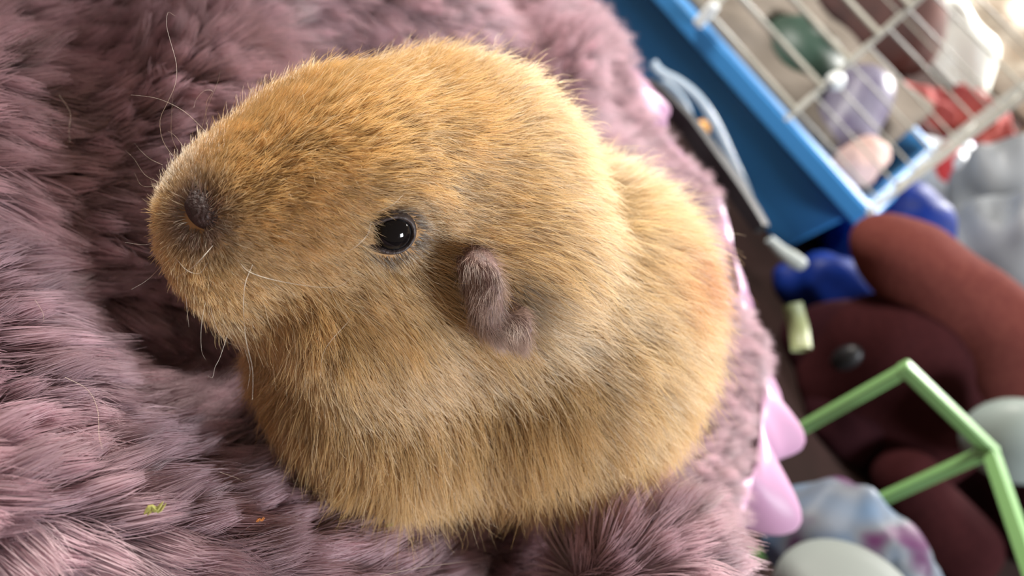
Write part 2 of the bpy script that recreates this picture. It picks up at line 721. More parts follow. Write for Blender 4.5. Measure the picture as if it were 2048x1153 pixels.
def eye_parts(c, n_, x_, y_, tagit=True):
    r = .0041
    th = np.linspace(0, math.pi * .62, 16)
    V = []
    for a in th:
        for k in range(28):
            b = 2 * math.pi * k / 28
            V.append(c + r * (math.cos(a) * n_ * .92 + math.sin(a) * (math.cos(b) * x_ + math.sin(b) * y_)))
    f = grid_faces(16, 28, cv=True) + [tuple(range(28))]
    mesh('eye', V, f, M_eye, pig)
    # almond eyelid: a rolled rim, drawn out to the front corner
    V = []
    NU, NVv = 48, 10
    for i in range(NU):
        b = 2 * math.pi * i / NU
        ex = math.cos(b)
        a_in = A([.0036 * ex, .0032 * math.sin(b)])
        front = max(0, -ex) ** 3
        a_out = A([.0060 * ex - .0056 * front, .0055 * math.sin(b) + .0006 * front])
        a_in = a_in + A([-.0012 * front, .0002 * front])
        for j in range(NVv):
            u = j / (NVv - 1)
            p2 = a_in * (1 - u) + a_out * u
            rho = min(.0041, float(np.linalg.norm(a_in)))
            hgt = .92 * math.sqrt(.0041 ** 2 - rho ** 2) - .0002 + .0010 * math.sin(math.pi * min(1, u * 1.6)) - .0026 * u ** 1.3
            V.append(c + p2[0] * x_ + p2[1] * y_ + n_ * hgt)
    mesh('eyelid', V, grid_faces(NU, NVv, cu=True), M_lid, pig)


eye_parts(EYE_C, en, ux, uy)


def mirror_p(p):
    q = to_pig(p)
    q = q * A([1, -1, 1])
    return from_pig(q)


def mirror_v(v):
    q = v @ PM.T
    return (q * A([1, -1, 1])) @ PM


ec2 = mirror_p(EYE_C)
g2 = to_pig(ec2) - A([0, 0, .010])
for _ in range(20):
    dd = pig_sdf(g2[None])[0] + .0012
    g2 = g2 - gradient(pig_sdf, g2[None])[0] * dd
n2 = gradient(pig_sdf, g2[None])[0] @ PM
x2 = unit(mirror_v(ux) - n2 * (mirror_v(ux) @ n2))
eye_parts(from_pig(g2), n2, x2, np.cross(n2, x2))

# nose pad with two nostrils
nz = trace_pig(392, 432)
nzp = to_pig(nz)
M_nose = material('nose_skin', (.055, .026, .022), .6, (.035, .017, .014), bump=.5, scale=1200)


def nose_sdf(p):
    q = p - nzp
    d = ell(q, (-.0042, -.0028, .0001), (.0060, .0064, .0042))
    d = smax(d, -capsule(q, (.0035, .0030, .0006), (-.001, .0046, -.0004), .0011, .0009), .0008)
    d = smax(d, -capsule(q, (.0035, -.0040, .0006), (-.001, -.0056, -.0004), .0011, .0009), .0008)
    return smax(d, -capsule(q, (.0035, -.0005, -.0002), (.0025, -.0005, -.006), .0004), .0006)


NVv_, NF_ = surface_nets(nose_sdf, nzp - .009, nzp + .007, .0004)
fast_mesh('nose', from_pig(NVv_), NF_, M_nose, pig)

# ear: a folded drooping petal
M_ear = material('ear_skin', (.20, .115, .105), .6, (.14, .085, .075), bump=.4, scale=500)
EAR = [[(925, 488, -5), (945, 480, -5), (965, 484, -5), (975, 492, -5), (985, 500, -2), (1000, 512, -4)],
       [(916, 530, 1), (945, 518, 5), (984, 528, 6), (996, 548, 4), (988, 556, -1), (1010, 560, -3)],
       [(926, 572, 2), (956, 558, 6), (994, 566, 7), (1002, 582, 5), (990, 588, -1), (1024, 588, -2)],
       [(938, 612, 3), (960, 605, 7), (986, 608, 7), (1002, 618, 4), (1006, 622, 0), (1038, 612, 0)],
       [(948, 646, 4), (966, 642, 7), (988, 642, 6), (1010, 640, 4), (1034, 632, 3), (1056, 628, 3)],
       [(968, 664, 5), (984, 666, 8), (1000, 668, 7), (1018, 668, 6), (1040, 664, 6), (1062, 658, 5)],
       [(986, 678, 5), (1000, 681, 7), (1016, 684, 7), (1030, 686, 7), (1044, 686, 6), (1055, 682, 5)]]
ep = A([[at_d(x, y, depth(trace_pig(x, y)) - .0009 * h - .0015) for x, y, h in row] for row in EAR])
rows = A([spline(ep[:, j], 22) for j in range(ep.shape[1])]).transpose(1, 0, 2)
earg = A([spline(r_, 22) for r_ in rows])
ear = mesh('ear', earg.reshape(-1, 3), grid_faces(22, 22), M_ear, pig)
so = ear.modifiers.new('thick', 'SOLIDIFY')
so.thickness = .0009
so.offset = 0
tag(ear, 'crumpled greyish pink ear drooping behind the eye')
ear2 = mesh('ear', mirror_p(earg.reshape(-1, 3)) - A([0, 0, .030]) + PL * .006, [q[::-1] for q in grid_faces(22, 22)], M_ear, pig)
so = ear2.modifiers.new('thick', 'SOLIDIFY')
so.thickness = .0009

# ---- coat
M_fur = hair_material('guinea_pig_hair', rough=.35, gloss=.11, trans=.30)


def pig_weight(c):
    q = to_pig(c)
    w = np.ones(len(c))
    w += 1.2 * (q[:, 0] > -.05)
    w += 2.2 * (q[:, 0] > -.022)
    w[q[:, 1] < -.01] *= .8
    w[q[:, 2] < .004] *= .35
    w[q[:, 0] < -.12] *= .7
    w[(q[:, 1] < -.045)] *= .5
    return w


def coat(n, name='fur'):
    roots = sample_faces(SW, SF, n, pig_weight)
    q = to_pig(roots)
    nl = gradient(pig_sdf, q)
    x, y, z = q.T
    # keep the eye and nose bare
    e = roots - EYE_C
    ex, ey = e @ ux, e @ uy
    ell_eye = ((ex + .0010) / .0055) ** 2 + (ey / .0041) ** 2
    en_ = np.linalg.norm(roots - EYE_C, axis=1)
    e2 = np.linalg.norm(roots - from_pig(g2), axis=1)
    dn = np.linalg.norm((q - nzp) * A([1, .85, 1.1]), axis=1)
    keep = ~((en_ < .011) & (ell_eye < 1)) & (e2 > .0046) & (dn > .0020)
    roots, q, nl, x, y, z, dn, ell_eye, en_ = [a[keep] for a in (roots, q, nl, x, y, z, dn, ell_eye, en_)]
    n = len(x)
    back = np.clip(-x / .10, 0, 1)
    side = np.tanh(y / .02)
    low = np.clip((.075 - z) / .05, 0, 1)
    head = np.clip((x + .080) / .02, 0, 1) * (z > .02)
    # lay of the hair in the animal's own frame
    v = np.stack([-np.ones(n), .45 * side * (.3 + back), -(.10 + 1.25 * low * np.clip(-x / .035, .15, 1))], 1)
    jaw = np.clip((-x - .012) / .03, 0, 1) * low * head
    v[:, 2] -= .5 * jaw
    v[:, 0] += .25 * jaw
    # body hair swings down and outwards
    bodym = np.clip(1 - head, 0, 1)
    v[:, 0] = v[:, 0] * (1 - .35 * bodym)
    v = unit(v)
    v = unit(v + .22 * np.stack([wob(q, .022, 31), wob(q, .022, 32), wob(q, .022, 33)], 1))
    # round the muzzle the hair radiates from the nose
    rad_ = unit(q - nzp)
    wn = np.exp(-(dn / .010) ** 2)[:, None]
    v = v * (1 - wn) + rad_ * wn
    # and it parts round the eye
    we = np.exp(-((en_ - .004) / .005) ** 2)[:, None] * .5
    v = v + we * unit(q - to_pig(EYE_C))
    t = unit(v - nl * (v * nl).sum(1, keepdims=True))
    L0 = np.interp(-x, [-.004, .004, .012, .03, .05, .07, .09, .14], [.0026, .0034, .0050, .0070, .0090, .0108, .0118, .0125])
    top = np.clip((z - .062) / .02, 0, 1) * np.clip((x + .075) / .02, 0, 1)
    L0 = L0 * (1 - .25 * top) * (1 + .45 * jaw) * (1 + .15 * bodym)
    L0 = np.where(en_ < .0075, np.minimum(L0, .003), L0)
    ctr, cid = nearest_cell(q, .0026, 5)
    ctr2, cid2 = nearest_cell(q, .0085, 9)
    rr = np.random.default_rng(77)
    tb, tl = rr.normal(size=(65536, 3)), rr.random(65536)
    lift = .42 + .25 * bodym + .20 * top + .15 * wn[:, 0]
    lift = lift + .22 * rng.normal(size=n) * (.5 + .5 * rng.random(n))
    stray = rng.random(n) < .06
    lift = np.where(stray, lift + .55, lift)
    cj = (.07 + .09 * bodym)[:, None]
    cd = unit(t + nl * lift[:, None] + cj * tb[cid] + .6 * cj * tb[cid2])
    hd = unit(cd + .13 * rng.normal(size=(n, 3)))
    Ln = L0 * (.8 + .3 * tl[cid]) * (.65 + .5 * rng.random(n)) * np.where(stray, 1.3 - .4 * bodym, 1)
    k = 7
    s = np.linspace(0, 1, k)
    curl = .38 - .22 * np.clip((x + .03) / .03, 0, 1)
    bend = rng.normal(size=(n, 3)) * .14
    ph = rng.random(n) * 6.28
    cl_w = .25 + .5 * bodym + .2 * jaw
    cdir_base = unit(t + nl * .42 + .16 * tb[cid])
    off = ctr - q
    off -= nl * (off * nl).sum(1, keepdims=True)
    P = np.empty((n, k, 3))
    for j, u in enumerate(s):
        # rises, then curves over along the lay of the coat
        p = q - nl * .0002 + hd * (Ln * u)[:, None] + (t - nl * .5 * (1 - .4 * top)[:, None]) * (curl * Ln * u * u)[:, None]
        p = p + bend * (Ln * np.sin(u * 3.0 + ph) * u)[:, None]
        w = (cl_w * u ** 1.2)[:, None] * np.where(stray, 0, 1)[:, None]
        P[:, j] = p + off * w
    # hairs do not sink into the blanket
    W = from_pig(P)
    # ---- colour
    base = A([.80, .54, .225])
    pale = A([.86, .70, .44])
    dark = A([.36, .19, .075])
    tint = np.tile(base, (n, 1))

    def blend(tint, c, w):
        w = np.clip(w, 0, 1)[:, None]
        return tint * (1 - w) + c * w
    tint = blend(tint, pale, .55 * np.clip((-x - .045) / .04, 0, 1) * np.clip((z - .04) / .03, 0, 1))
    tint = blend(tint, A([.70, .48, .22]), .6 * low * np.clip(-x / .05, 0, 1))
    tint = blend(tint, A([.80, .72, .60]), .9 * np.exp(-((x - .001) / .007) ** 2) * np.clip((-y - .001) / .004, 0, 1) * np.clip((.060 - z) / .008, 0, 1))
    tint = blend(tint, A([.22, .115, .075]), 1.0 * 1.25 * np.exp(-(dn / .0070) ** 2))
    tint = blend(tint, A([.10, .06, .045]), np.exp(-((ell_eye - 1) / .9) ** 2) * (en_ < .011))
    rump = from_pig(np.stack([x, y, z], 1))
    pv = trace_pig(1368, 545)
    du = rump - pv
    tint = blend(tint, A([.66, .28, .06]), 1.2 * np.exp(-((du @ CR) / .010) ** 2 - ((du @ CU) / .008) ** 2))
    pv2 = trace_pig(1420, 640)
    tint = blend(tint, A([.78, .56, .20]), .6 * np.exp(-(np.linalg.norm(rump - pv2, axis=1) / .030) ** 2))
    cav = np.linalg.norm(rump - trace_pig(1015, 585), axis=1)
    tint = blend(tint, A([.16, .09, .05]), np.exp(-(cav / .0048) ** 2))  # shade in the ear's hollow, put into the hair colour
    tint = tint * (1 + .06 * tb[cid][:, :1] + .09 * rng.normal(size=(n, 1)))
    light = rng.random(n) < .17
    tint[light] = tint[light] * .5 + A([.95, .82, .58]) * .5
    rad = .000040 * A([1, 1.1, 1.1, 1, .8, .55, .15])
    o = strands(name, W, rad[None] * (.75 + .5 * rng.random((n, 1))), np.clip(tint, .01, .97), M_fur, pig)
    tag(o, kind='stuff')
    return o


coat(230000)

# short pale down on the ear
eg = earg
du_ = np.gradient(eg, axis=0)
dv_ = np.gradient(eg, axis=1)
enr = unit(np.cross(du_, dv_))
n_e = 5200
ii = rng.random((n_e, 2)) * 20.99
i0 = ii.astype(int)
fr_ = ii - i0


def gsamp(G):
    a, b = i0[:, 0], i0[:, 1]
    u, w = fr_[:, :1], fr_[:, 1:]
    return G[a, b] * (1 - u) * (1 - w) + G[a + 1, b] * u * (1 - w) + G[a, b + 1] * (1 - u) * w + G[a + 1, b + 1] * u * w


ro = gsamp(eg)
nr = unit(gsamp(enr))
nr *= np.where(((CAM - ro) * nr).sum(1) > 0, 1, -1)[:, None]
dn_ = unit(gsamp(du_))
hd = unit(dn_ * 1.1 + nr * .45 + .35 * rng.normal(size=(n_e, 3)))
Ls = .0022 + .0020 * rng.random(n_e)
Pp = np.stack([ro + hd * (Ls * u)[:, None] + dn_ * (Ls * .3 * u * u)[:, None] for u in np.linspace(0, 1, 5)], 1)
tn = A([.50, .36, .30]) * (1 + .25 * rng.normal(size=(n_e, 1)))
down = strands('ear_hair', Pp, .000024 * A([1, 1, .9, .6, .2]), np.clip(tn, .02, .95), M_fur, pig)
tag(down, kind='stuff')

# whiskers
M_whisker = material('whisker', (.85, .78, .66), .35, spec=.6)
WH = [
    (1, .055, [(475, 520), (500, 545), (560, 563), (640, 575), (680, 572), (703, 555)]),
    (1, .050, [(505, 530), (490, 570), (487, 620), (492, 680), (505, 740), (505, 800)]),
    (0, .045, [(412, 264), (375, 228), (340, 207), (305, 195), (262, 190)]),
    (0, .045, [(345, 312), (325, 280), (320, 240), (335, 205), (350, 170), (353, 130), (340, 80), (333, 50), (336, 25), (350, 32)]),
    (0, .035, [(355, 303), (343, 270), (343, 230), (346, 190)]),
    (0, .040, [(367, 294), (350, 272), (335, 262)]),
    (0, .035, [(412, 248), (413, 205), (425, 183), (408, 182), (392, 200), (388, 215)]),
    (0, .035, [(402, 262), (415, 215), (435, 165), (441, 140)]),
    (1, .045, [(425, 492), (408, 512), (385, 535), (352, 557)]),
    (1, .045, [(350, 515), (370, 538), (388, 547), (402, 545), (415, 525)]),
    (0, .045, [(366, 570), (372, 598), (374, 620), (378, 655)]),
    (0, .040, [(414, 590), (403, 650), (403, 700), (412, 722)]),
    (0, .040, [(418, 600), (432, 655), (455, 685), (500, 698)]),
    (0, .040, [(455, 670), (440, 715), (430, 735), (425, 755), (415, 752)]),
    (1, .050, [(685, 508), (710, 495), (735, 470), (742, 445)]),
    (1, .040, [(752, 426), (785, 410), (808, 388)]),
    (0, .030, [(325, 330), (300, 318), (280, 300), (268, 285)]),
    (0, .030, [(318, 365), (290, 350), (268, 318), (250, 300)]),
    (0, .030, [(322, 372), (285, 372), (268, 345)]),
    (0, .030, [(320, 480), (290, 490), (250, 485)]),
    (0, .030, [(325, 530), (295, 560), (262, 580)]),
    (1, .028, [(700, 640), (650, 700), (640, 760)]),
    (0, .030, [(490, 700), (500, 740), (495, 780)]),
]
for onface, r_, pts in WH:
    root = trace_pig(*pts[0])
    d0 = depth(root)
    if not (.10 < d0 < .25):
        d0 = .165
    ps = []
    for k_, (x_, y_) in enumerate(pts):
        if onface:
            s_ = depth(trace_pig(x_, y_))
            if not (.10 < s_ < .22):
                s_ = d0
            dd_ = min(s_, d0 + .02) - (.0015 if k_ == 0 else .0075)
        else:
            dd_ = d0 + (.0008 if k_ == 0 else -.0006 * k_)
        ps.append(at_d(x_, y_, dd_))
    c = spline(ps, 28)
    tube('whisker', c, np.linspace(1, .25, 28) * r_ * .001, M_whisker, pig, ns=5)

# ================================================================== CRUMBS AND LOOSE HAIRS ON THE BLANKET


def on_blanket(px, py, lift=.008):
    o, dr = CAM, unit(ray(px, py))
    t = .05
    for _ in range(80):
        t += np.clip(blanket_sdf((o + dr * t)[None])[0] - lift, -.01, .04) * .8
    return o + dr * t


M_hay = material('dry_hay', (.42, .36, .10), .7, (.30, .30, .08), scale=900)
for (px, py), sz, lab in (((308, 1018), .0011, 'crumpled yellow green hay scrap on the lilac fur at lower left'),
                          ((520, 1040), .0005, 'tiny orange crumb on the fur right of the hay scrap'),
                          ((780, 1050), .0006, 'small greenish hay crumb on the fur below the belly')):
    c = on_blanket(px, py, .0105)
    p0 = [c + CR * sz * a + CU * sz * b + A([0, 0, 1]) * sz * .5 * c_ for a, b, c_ in ((-1.6, -.9, 0), (-.5, .2, .8), (.3, -.3, .1), (1.4, 1.0, .6))]
    nm = 'hay_scrap' if sz > .001 else ('food_crumb' if px < 600 else 'hay_crumb')
    vv, ff = [], []
    for dz, sc_ in ((0, 1.0), (sz * .5, .7)):
        v_, f_ = tube_vf(spline(A(p0) + A([dz, dz * .4, 0]), 9), sz * sc_ * A([.15, .4, .5, .35, .45, .5, .4, .3, .1]), 5)
        ff += [tuple(q + len(vv) for q in f) for f in f_]
        vv += list(v_)
    m_ = M_hay if nm != 'food_crumb' else material('orange_crumb', (.55, .2, .05), .6)
    tag(mesh(nm, vv, ff, m_, smooth=False), lab, 'crumb')

M_loose = material('loose_hair', (.62, .5, .38), .4)
for pts, r_, lab in (
        ([(130, 755), (175, 780), (195, 820), (198, 870), (205, 900)], .045, 'long pale loose hair curving down over the left blanket tuft'),
        ([(440, 945), (480, 960), (520, 985)], .03, 'short white loose hair on the lilac fur left of the belly'),
        ([(760, 1153), (830, 1138), (900, 1128), (970, 1118)], .04, 'pale loose hair lying along the bottom edge of the frame'),
        ([(70, 600), (85, 625), (88, 645)], .035, 'short tan loose hair at far left on the shaded fur'),
        ([(118, 190), (140, 225), (138, 260), (140, 285)], .035, 'thin tan loose hair on the shaded fold at upper left')):
    c = spline([on_blanket(x_, y_, .013) for x_, y_ in pts], 20)
    tag(tube('loose_hair', c, np.linspace(1, .5, 20) * r_ * .001, M_loose, ns=5), lab, 'hair', 'loose hairs on the blanket')

# ================================================================== CAGE
YC = .80
lip = at_y(1750, 430, YC)
ZL = lip[2]
CYAW = math.radians(-12)                     # the right end of the cage stands nearer
CX = A([math.cos(CYAW), math.sin(CYAW), 0])  # along its long side
CY = A([-math.sin(CYAW), math.cos(CYAW), 0])
CO = A([lip[0], lip[1], 0])                  # its near right corner on the floor


def cg(x, y, z):
    """cage coordinates (x<=0 leftwards, y away) to the room"""
    return CO + CX * x + CY * y + A([0, 0, 1.]) * z


def at_front(px, py, off=0.0):
    r = ray(px, py)
    n_ = CY
    return CAM + r * (((CO + CY * off - CAM) @ n_) / (r @ n_))


CW, DEP = .78, .36
M_tray = material('blue_plastic', (.05, .26, .60), .38, spec=.5)
M_wire = material('cream_wire', (.34, .335, .29), .45)
cage = empty('pet_cage', cg(-CW / 2, DEP / 2, 0), 'blue plastic pet cage base with a cream wire top standing behind the blanket', 'cage')
VT = []
prof = [(-.030, .003), (-.026, .0), (-.024, .02), (-.014, ZL - .030), (-.006, ZL - .026), (.0, ZL - .024), (.003, ZL - .020), (.003, ZL - .003), (.0, ZL), (-.012, ZL), (-.016, ZL - .004), (-.020, ZL - .02), (-.034, .012)]


def rect_ring(o_, z, rc=.012, n=5):
    x0, x1, y0, y1 = -CW - o_, o_, -o_, DEP + o_
    r = max(.004, rc + o_)
    out = []
    for cx, cy, a0 in ((x1 - r, y0 + r, -90), (x1 - r, y1 - r, 0), (x0 + r, y1 - r, 90), (x0 + r, y0 + r, 180)):
        for k in range(n + 1):
            a = math.radians(a0 + 90 * k / n)
            out.append(cg(cx + r * math.cos(a), cy + r * math.sin(a), z))
    return out


for o_, z in prof:
    VT += rect_ring(o_, z)
nr_ = 24
ft = grid_faces(len(prof), nr_, cv=True)
ft.append(tuple(range((len(prof) - 1) * nr_, len(prof) * nr_)))
ft.append(tuple(range(nr_))[::-1])
tray = mesh('tray', VT, ft, M_tray, cage, smooth=False)
HW = .34
zt = ZL + HW


def wire(a, b, r, name='wire'):
    return tube(name, [cg(*a), cg(*b)], r, M_wire, cage, ns=6)


TH, TN = .0030, .0012
u1 = float((at_front(1585, 228) - CO) @ CX)
u2 = float((at_front(1405, 40) - CO) @ CX)
ups = [-.006, u1, u2, u2 - .14, u2 - .28, -CW + .006]
for x_ in ups:
    wire((x_, 0, ZL - .004), (x_, 0, zt), TH, 'upright_bar')
for x_ in (-.006, -.27, -.52, -CW + .006):
    wire((x_, DEP, ZL - .004), (x_, DEP, zt), .0022, 'upright_bar')
for k in range(1, 4):
    wire((-CW + .006, DEP * k / 4, ZL - .004), (-CW + .006, DEP * k / 4, zt), .0022, 'upright_bar')
for k in range(1, 3):
    wire((-.006, DEP * k / 3, ZL - .004), (-.006, DEP * k / 3, zt), .0018, 'upright_bar')
for k in range(10):                          # thick bars of the little door
    z_ = ZL + .012 + .034 * k
    wire((u2, -.002, z_), (u1, -.002, z_), .0027, 'door_bar')
for k in range(15):
    z_ = ZL + .012 + .022 * k
    wire((u1, 0, z_), (-.006, 0, z_), TN)
    wire((-CW + .006, 0, z_), (u2, 0, z_), TN)
    if k % 3 == 0:
        wire((-.006, 0, z_), (-.006, DEP, z_), TN)
        wire((-CW + .006, DEP, z_), (-.006, DEP, z_), TN)
for k in range(1, 8):
    wire((-CW + .006, DEP * k / 8, zt), (-.006, DEP * k / 8, zt), TN)
for x_ in (-CW + .006, -.006):
    wire((x_, 0, zt), (x_, DEP, zt), TN)
M_clip = material('white_clip', (.75, .8, .8), .35)
cp = at_front(1672, 160, -.004)
lathe('door_clip', [(.004, 0), (.0085, .001), (.0095, .005), (.007, .010), (.002, .012)], cp, M_clip, cage, 16, A([[1, 0, 0], [0, 0, -1], [0, 1, 0]]))
cp = at_front(1412, 30, -.008)
box('clip', cp, (.012, .010, .03), M_clip, cage, bevel=.003)

# water tube, strap and hose end along the near side of the cage
M_clear = material('clear_tube', (.62, .74, .85), .15, spec=.7, alpha=.62)
YT = YC - .07
tp = [at_y(x_, y_, YT) for x_, y_ in ((1305, 125), (1322, 145), (1360, 165), (1400, 200), (1435, 255), (1465, 320), (1490, 375), (1505, 420))]
tag(tube('plastic_tube', spline(tp, 40), .0042, M_clear, ns=10), 'clear plastic tube bowed against the blue cage side', 'tube')
tp = [at_y(x_, y_, YT + .02) for x_, y_ in ((1325, 160), (1352, 182), (1375, 215), (1388, 260), (1400, 300), (1440, 330))]
tag(tube('thin_hose', spline(tp, 30), .0026, M_clear, ns=8), 'thinner pale hose looped inside the clear plastic tube', 'tube')
te = [at_y(x_, y_, .60) for x_, y_ in ((1538, 478), (1562, 502), (1590, 522), (1612, 533))]
tag(tube('tube_end', spline(te, 12), A([.0035, .004, .0045, .005, .0055, .006, .0065, .0065, .006, .006, .005, .003]), material('milky_plastic', (.34, .38, .37), .4), ns=12), 'milky white tube end poking out past the blanket edge', 'tube')
M_black = material('black_strap', (.008, .008, .010), .6)
st = A([at_z(x_, y_, .165) for x_, y_ in ((1318, 195), (1350, 225), (1400, 280), (1450, 350), (1495, 410), (1535, 470), (1548, 490))])
sp = spline(st, 30)
V = []
for i, c in enumerate(sp):
    w = .0120 * (1 - .35 * abs(i / 29 * 2 - 1))
    for a_, b_ in ((-1, -1), (1, -1), (1, 1), (-1, 1)):
        V.append(c + A([.6, .8, 0]) * w * a_ * .45 + A([0, 0, 1]) * w * b_ * .5 + A([-.012, .004, 0]))
strap = mesh('strap', V, grid_faces(30, 4, cv=True) + [(3, 2, 1, 0), (116, 117, 118, 119)], M_black, smooth=False)
tag(strap, 'black strap running along the far edge of the blanket', 'strap')
c = at_y(1403, 258, .80)
bead = lathe('bead', [(.001, -.009), (.006, -.0075), (.009, -.003), (.009, .003), (.006, .0075), (.001, .009)], c, material('orange_plastic', (.85, .42, .10), .35), n=20)
tag(bead, 'small round orange bead beside the clear tube', 'bead')

# ================================================================== THINGS BEYOND THE BLANKET
M_plush = material('red_plush_cloth', (.036, .009, .010), .9, (.028, .007, .008), spec=.05, bump=.3, scale=220)
M_plush2 = material('brick_red_plush_cloth', (.135, .040, .032), .9, (.11, .030, .026), spec=.05, bump=.3, scale=220)
hc = at_y(1790, 800, .64)
plush = empty('plush_toy', (hc[0], hc[1], 0), 'dark red plush toy with a black oval eye slumped beyond the blanket', 'soft toy')


def at_p(px, py, y):
    return at_y(px, py, y)


def blob_fn(items, k, nz_=0, ns_=.06, seed=1):
    def fn(p):
        d = None
        for c, r in items:
            e = ell(p, c, r)
            d = e if d is None else smin(d, e, k)
        if nz_:
            d = d + nz_ * wob(p, ns_, seed)
        return smax(d, .001 - p[..., 2], .004)
    return fn


def blob(name, items, k, mat, parent, step=.006, nz_=0, ns_=.06, seed=1):
    c = A([i[0] for i in items])
    r = max(max(i[1]) for i in items)
    lo, hi = c.min(0) - r - .02, c.max(0) + r + .02
    lo[2] = max(lo[2], -.004)
    return sdf_mesh(name, blob_fn(items, k, nz_, ns_, seed), lo, hi, step, mat, parent)


Yh = .66
head = blob('head', [(at_p(1790, 720, Yh), (.066, .05, .062)), (at_p(1700, 790, Yh), (.055, .05, .06)), (at_p(1850, 860, Yh), (.05, .05, .06)), (at_p(1780, 900, Yh), (.05, .05, .05))], .02, M_plush, plush, .006, .0008, .05, 2)
eyec = at_p(1693, 716, Yh - .052)
blob('eye', [(eyec, (.010, .008, .015))], .01, material('black_felt', (.004, .004, .005), .5), plush, .002)
blob('ear', [(at_p(1790, 515, Yh + .02), (.045, .03, .030)), (at_p(1870, 560, Yh + .02), (.05, .03, .034)), (at_p(1960, 640, Yh + .02), (.05, .03, .04)), (at_p(2040, 730, Yh + .02), (.05, .03, .05))], .03, M_plush2, plush, .006, .001, .05, 3)
blob('snout', [(at_p(1815, 960, Yh - .06), (.030, .026, .030)), (at_p(1850, 1040, Yh - .06), (.036, .03, .04)), (at_p(1910, 1100, Yh - .06), (.036, .03, .04))], .02, M_plush, plush, .005, .0006, .04, 4)
blob('body', [(at_p(1990, 900, Yh + .07), (.10, .05, .08)), (at_p(1700, 900, Yh + .07), (.12, .05, .09)), (at_p(2120, 1000, Yh + .05), (.08, .06, .08)), (at_p(1800, 1060, Yh + .02), (.10, .06, .06)), (at_p(1655, 720, Yh + .03), (.055, .04, .075)), (at_p(1650, 860, Yh - .02), (.05, .05, .07))], .03, material('maroon_plush_cloth', (.022, .006, .008), .9, spec=.05), plush, .007)

# green open frame
M_green = material('green_plastic', (.17, .34, .12), .4)
YG = .42
pA, pC = at_y(1820, 735, YG), at_y(1972, 905, YG + .0)
zA = (pA[2] + pC[2]) / 2
rack = empty('green_rack', (pA[0], YG, 0), 'light green plastic open frame rack in front of the red plush toy', 'rack')
gx = [pA[0], pC[0]]
bw = .0068


def gbar(name, a, b, w=bw):
    a, b = A(a), A(b)
    c = (a + b) / 2
    d = b - a
    s_ = [w, w, w]
    k = int(np.argmax(np.abs(d)))
    s_[k] = abs(d[k]) + w
    if min(np.abs(d)[[i for i in range(3) if i != k]].max(), 1) > .004:
        return tube(name, [a, b], w * .62, M_green, rack, ns=4, smooth=False)
    return box(name, c, s_, M_green, rack, bevel=.0012)


E_ = at_y(2075, 1020, YG - .02)
G_ = (E_[0] + .02, YG - .075, zA)
gbar('rail', (gx[0], YG, zA), (gx[1], YG, zA), .0078)
for x_ in gx:
    gbar('post', (x_, YG, .004), (x_, YG, zA))
gbar('rail', (gx[1], YG, zA), (gx[1] + .03, YG - .075, zA), .0078)
gbar('post', (gx[1] + .03, YG - .075, .004), (gx[1] + .03, YG - .075, zA))
gbar('rail', (gx[0], YG, .004), (gx[1], YG, .004))

# crinkled bags and cloths
M_grey = material('grey_bag_film', (.30, .32, .34), .45, (.22, .24, .26), spec=.4, bump=.2, scale=12)


def bag(name, items, mat, label, cat, k=.03, nz_=.008, ns_=.05, seed=1, step=.007, group=None):
    o = blob(name, items, k, mat, None, step, nz_, ns_, seed)
    return tag(o, label, cat, group)


bag('plastic_bag', [(at_p(2045, 400, 1.16), (.09, .06, .09)), (at_p(2060, 560, 1.0), (.11, .08, .11)), (at_p(1950, 505, 1.10), (.06, .05, .055))], M_grey, 'crumpled silvery grey plastic bag at the right behind the red plush toy', 'bag', seed=8)
M_blue = material('royal_blue_cloth', (.004, .024, .19), .5, (.003, .016, .13), spec=.2)
bag('blue_bag', [(at_p(1745, 490, .91), (.060, .05, .065)), (at_p(1800, 455, .93), (.058, .045, .055)), (at_p(1722, 560, .84), (.046, .035, .05)), (at_p(1632, 598, .755), (.050, .022, .046)), (at_p(1680, 590, .78), (.050, .025, .040))], M_blue, 'deep blue bag squeezed between the cage corner and the red plush toy', 'bag', nz_=.004, seed=9)
# printed bag, red, white and blue
pb = material('printed_bag_film', (.55, .60, .66), .3, spec=.6)
nt = pb.node_tree
tc = nt.nodes.new('ShaderNodeTexCoord')
vo = nt.nodes.new('ShaderNodeTexNoise')
vo.inputs['Scale'].default_value = 13
vo.inputs['Detail'].default_value = 1.5
rp = nt.nodes.new('ShaderNodeValToRGB')
rp.color_ramp.interpolation = 'CONSTANT'
els = rp.color_ramp.elements
els[0].position, els[0].color = 0, (.02, .08, .45, 1)
els[1].position, els[1].color = .43, (.55, .60, .66, 1)
e3 = els.new(.56)
e3.color = (.60, .05, .06, 1)
e4 = els.new(.64)
e4.color = (.6, .64, .7, 1)
nt.links.new(tc.outputs['Object'], vo.inputs['Vector'])
nt.links.new(vo.outputs['Fac'], rp.inputs['Fac'])
nt.links.new(rp.outputs['Color'], nt.nodes['Principled BSDF'].inputs['Base Color'])
bag('printed_bag', [(at_p(1855, 375, 1.33), (.105, .05, .06)), (at_p(1770, 375, 1.36), (.07, .04, .06)), (at_p(1880, 345, 1.35), (.05, .05, .06))], pb, 'glossy bag printed in red, white and blue beside the cage corner', 'bag', nz_=.005, seed=10)
M_redc = material('coral_cloth', (.42, .08, .07), .8, (.30, .05, .05), scale=20)
bag('red_cloth', [(at_p(1870, 270, 1.66), (.13, .05, .06)), (at_p(1780, 300, 1.64), (.10, .05, .05)), (at_p(1930, 260, 1.68), (.08, .05, .07))], M_redc, 'coral red crumpled cloth seen through the cage wires', 'cloth', nz_=.010, seed=11, step=.01)
M_pinkw = material('pale_pink_cloth', (.75, .52, .46), .7)
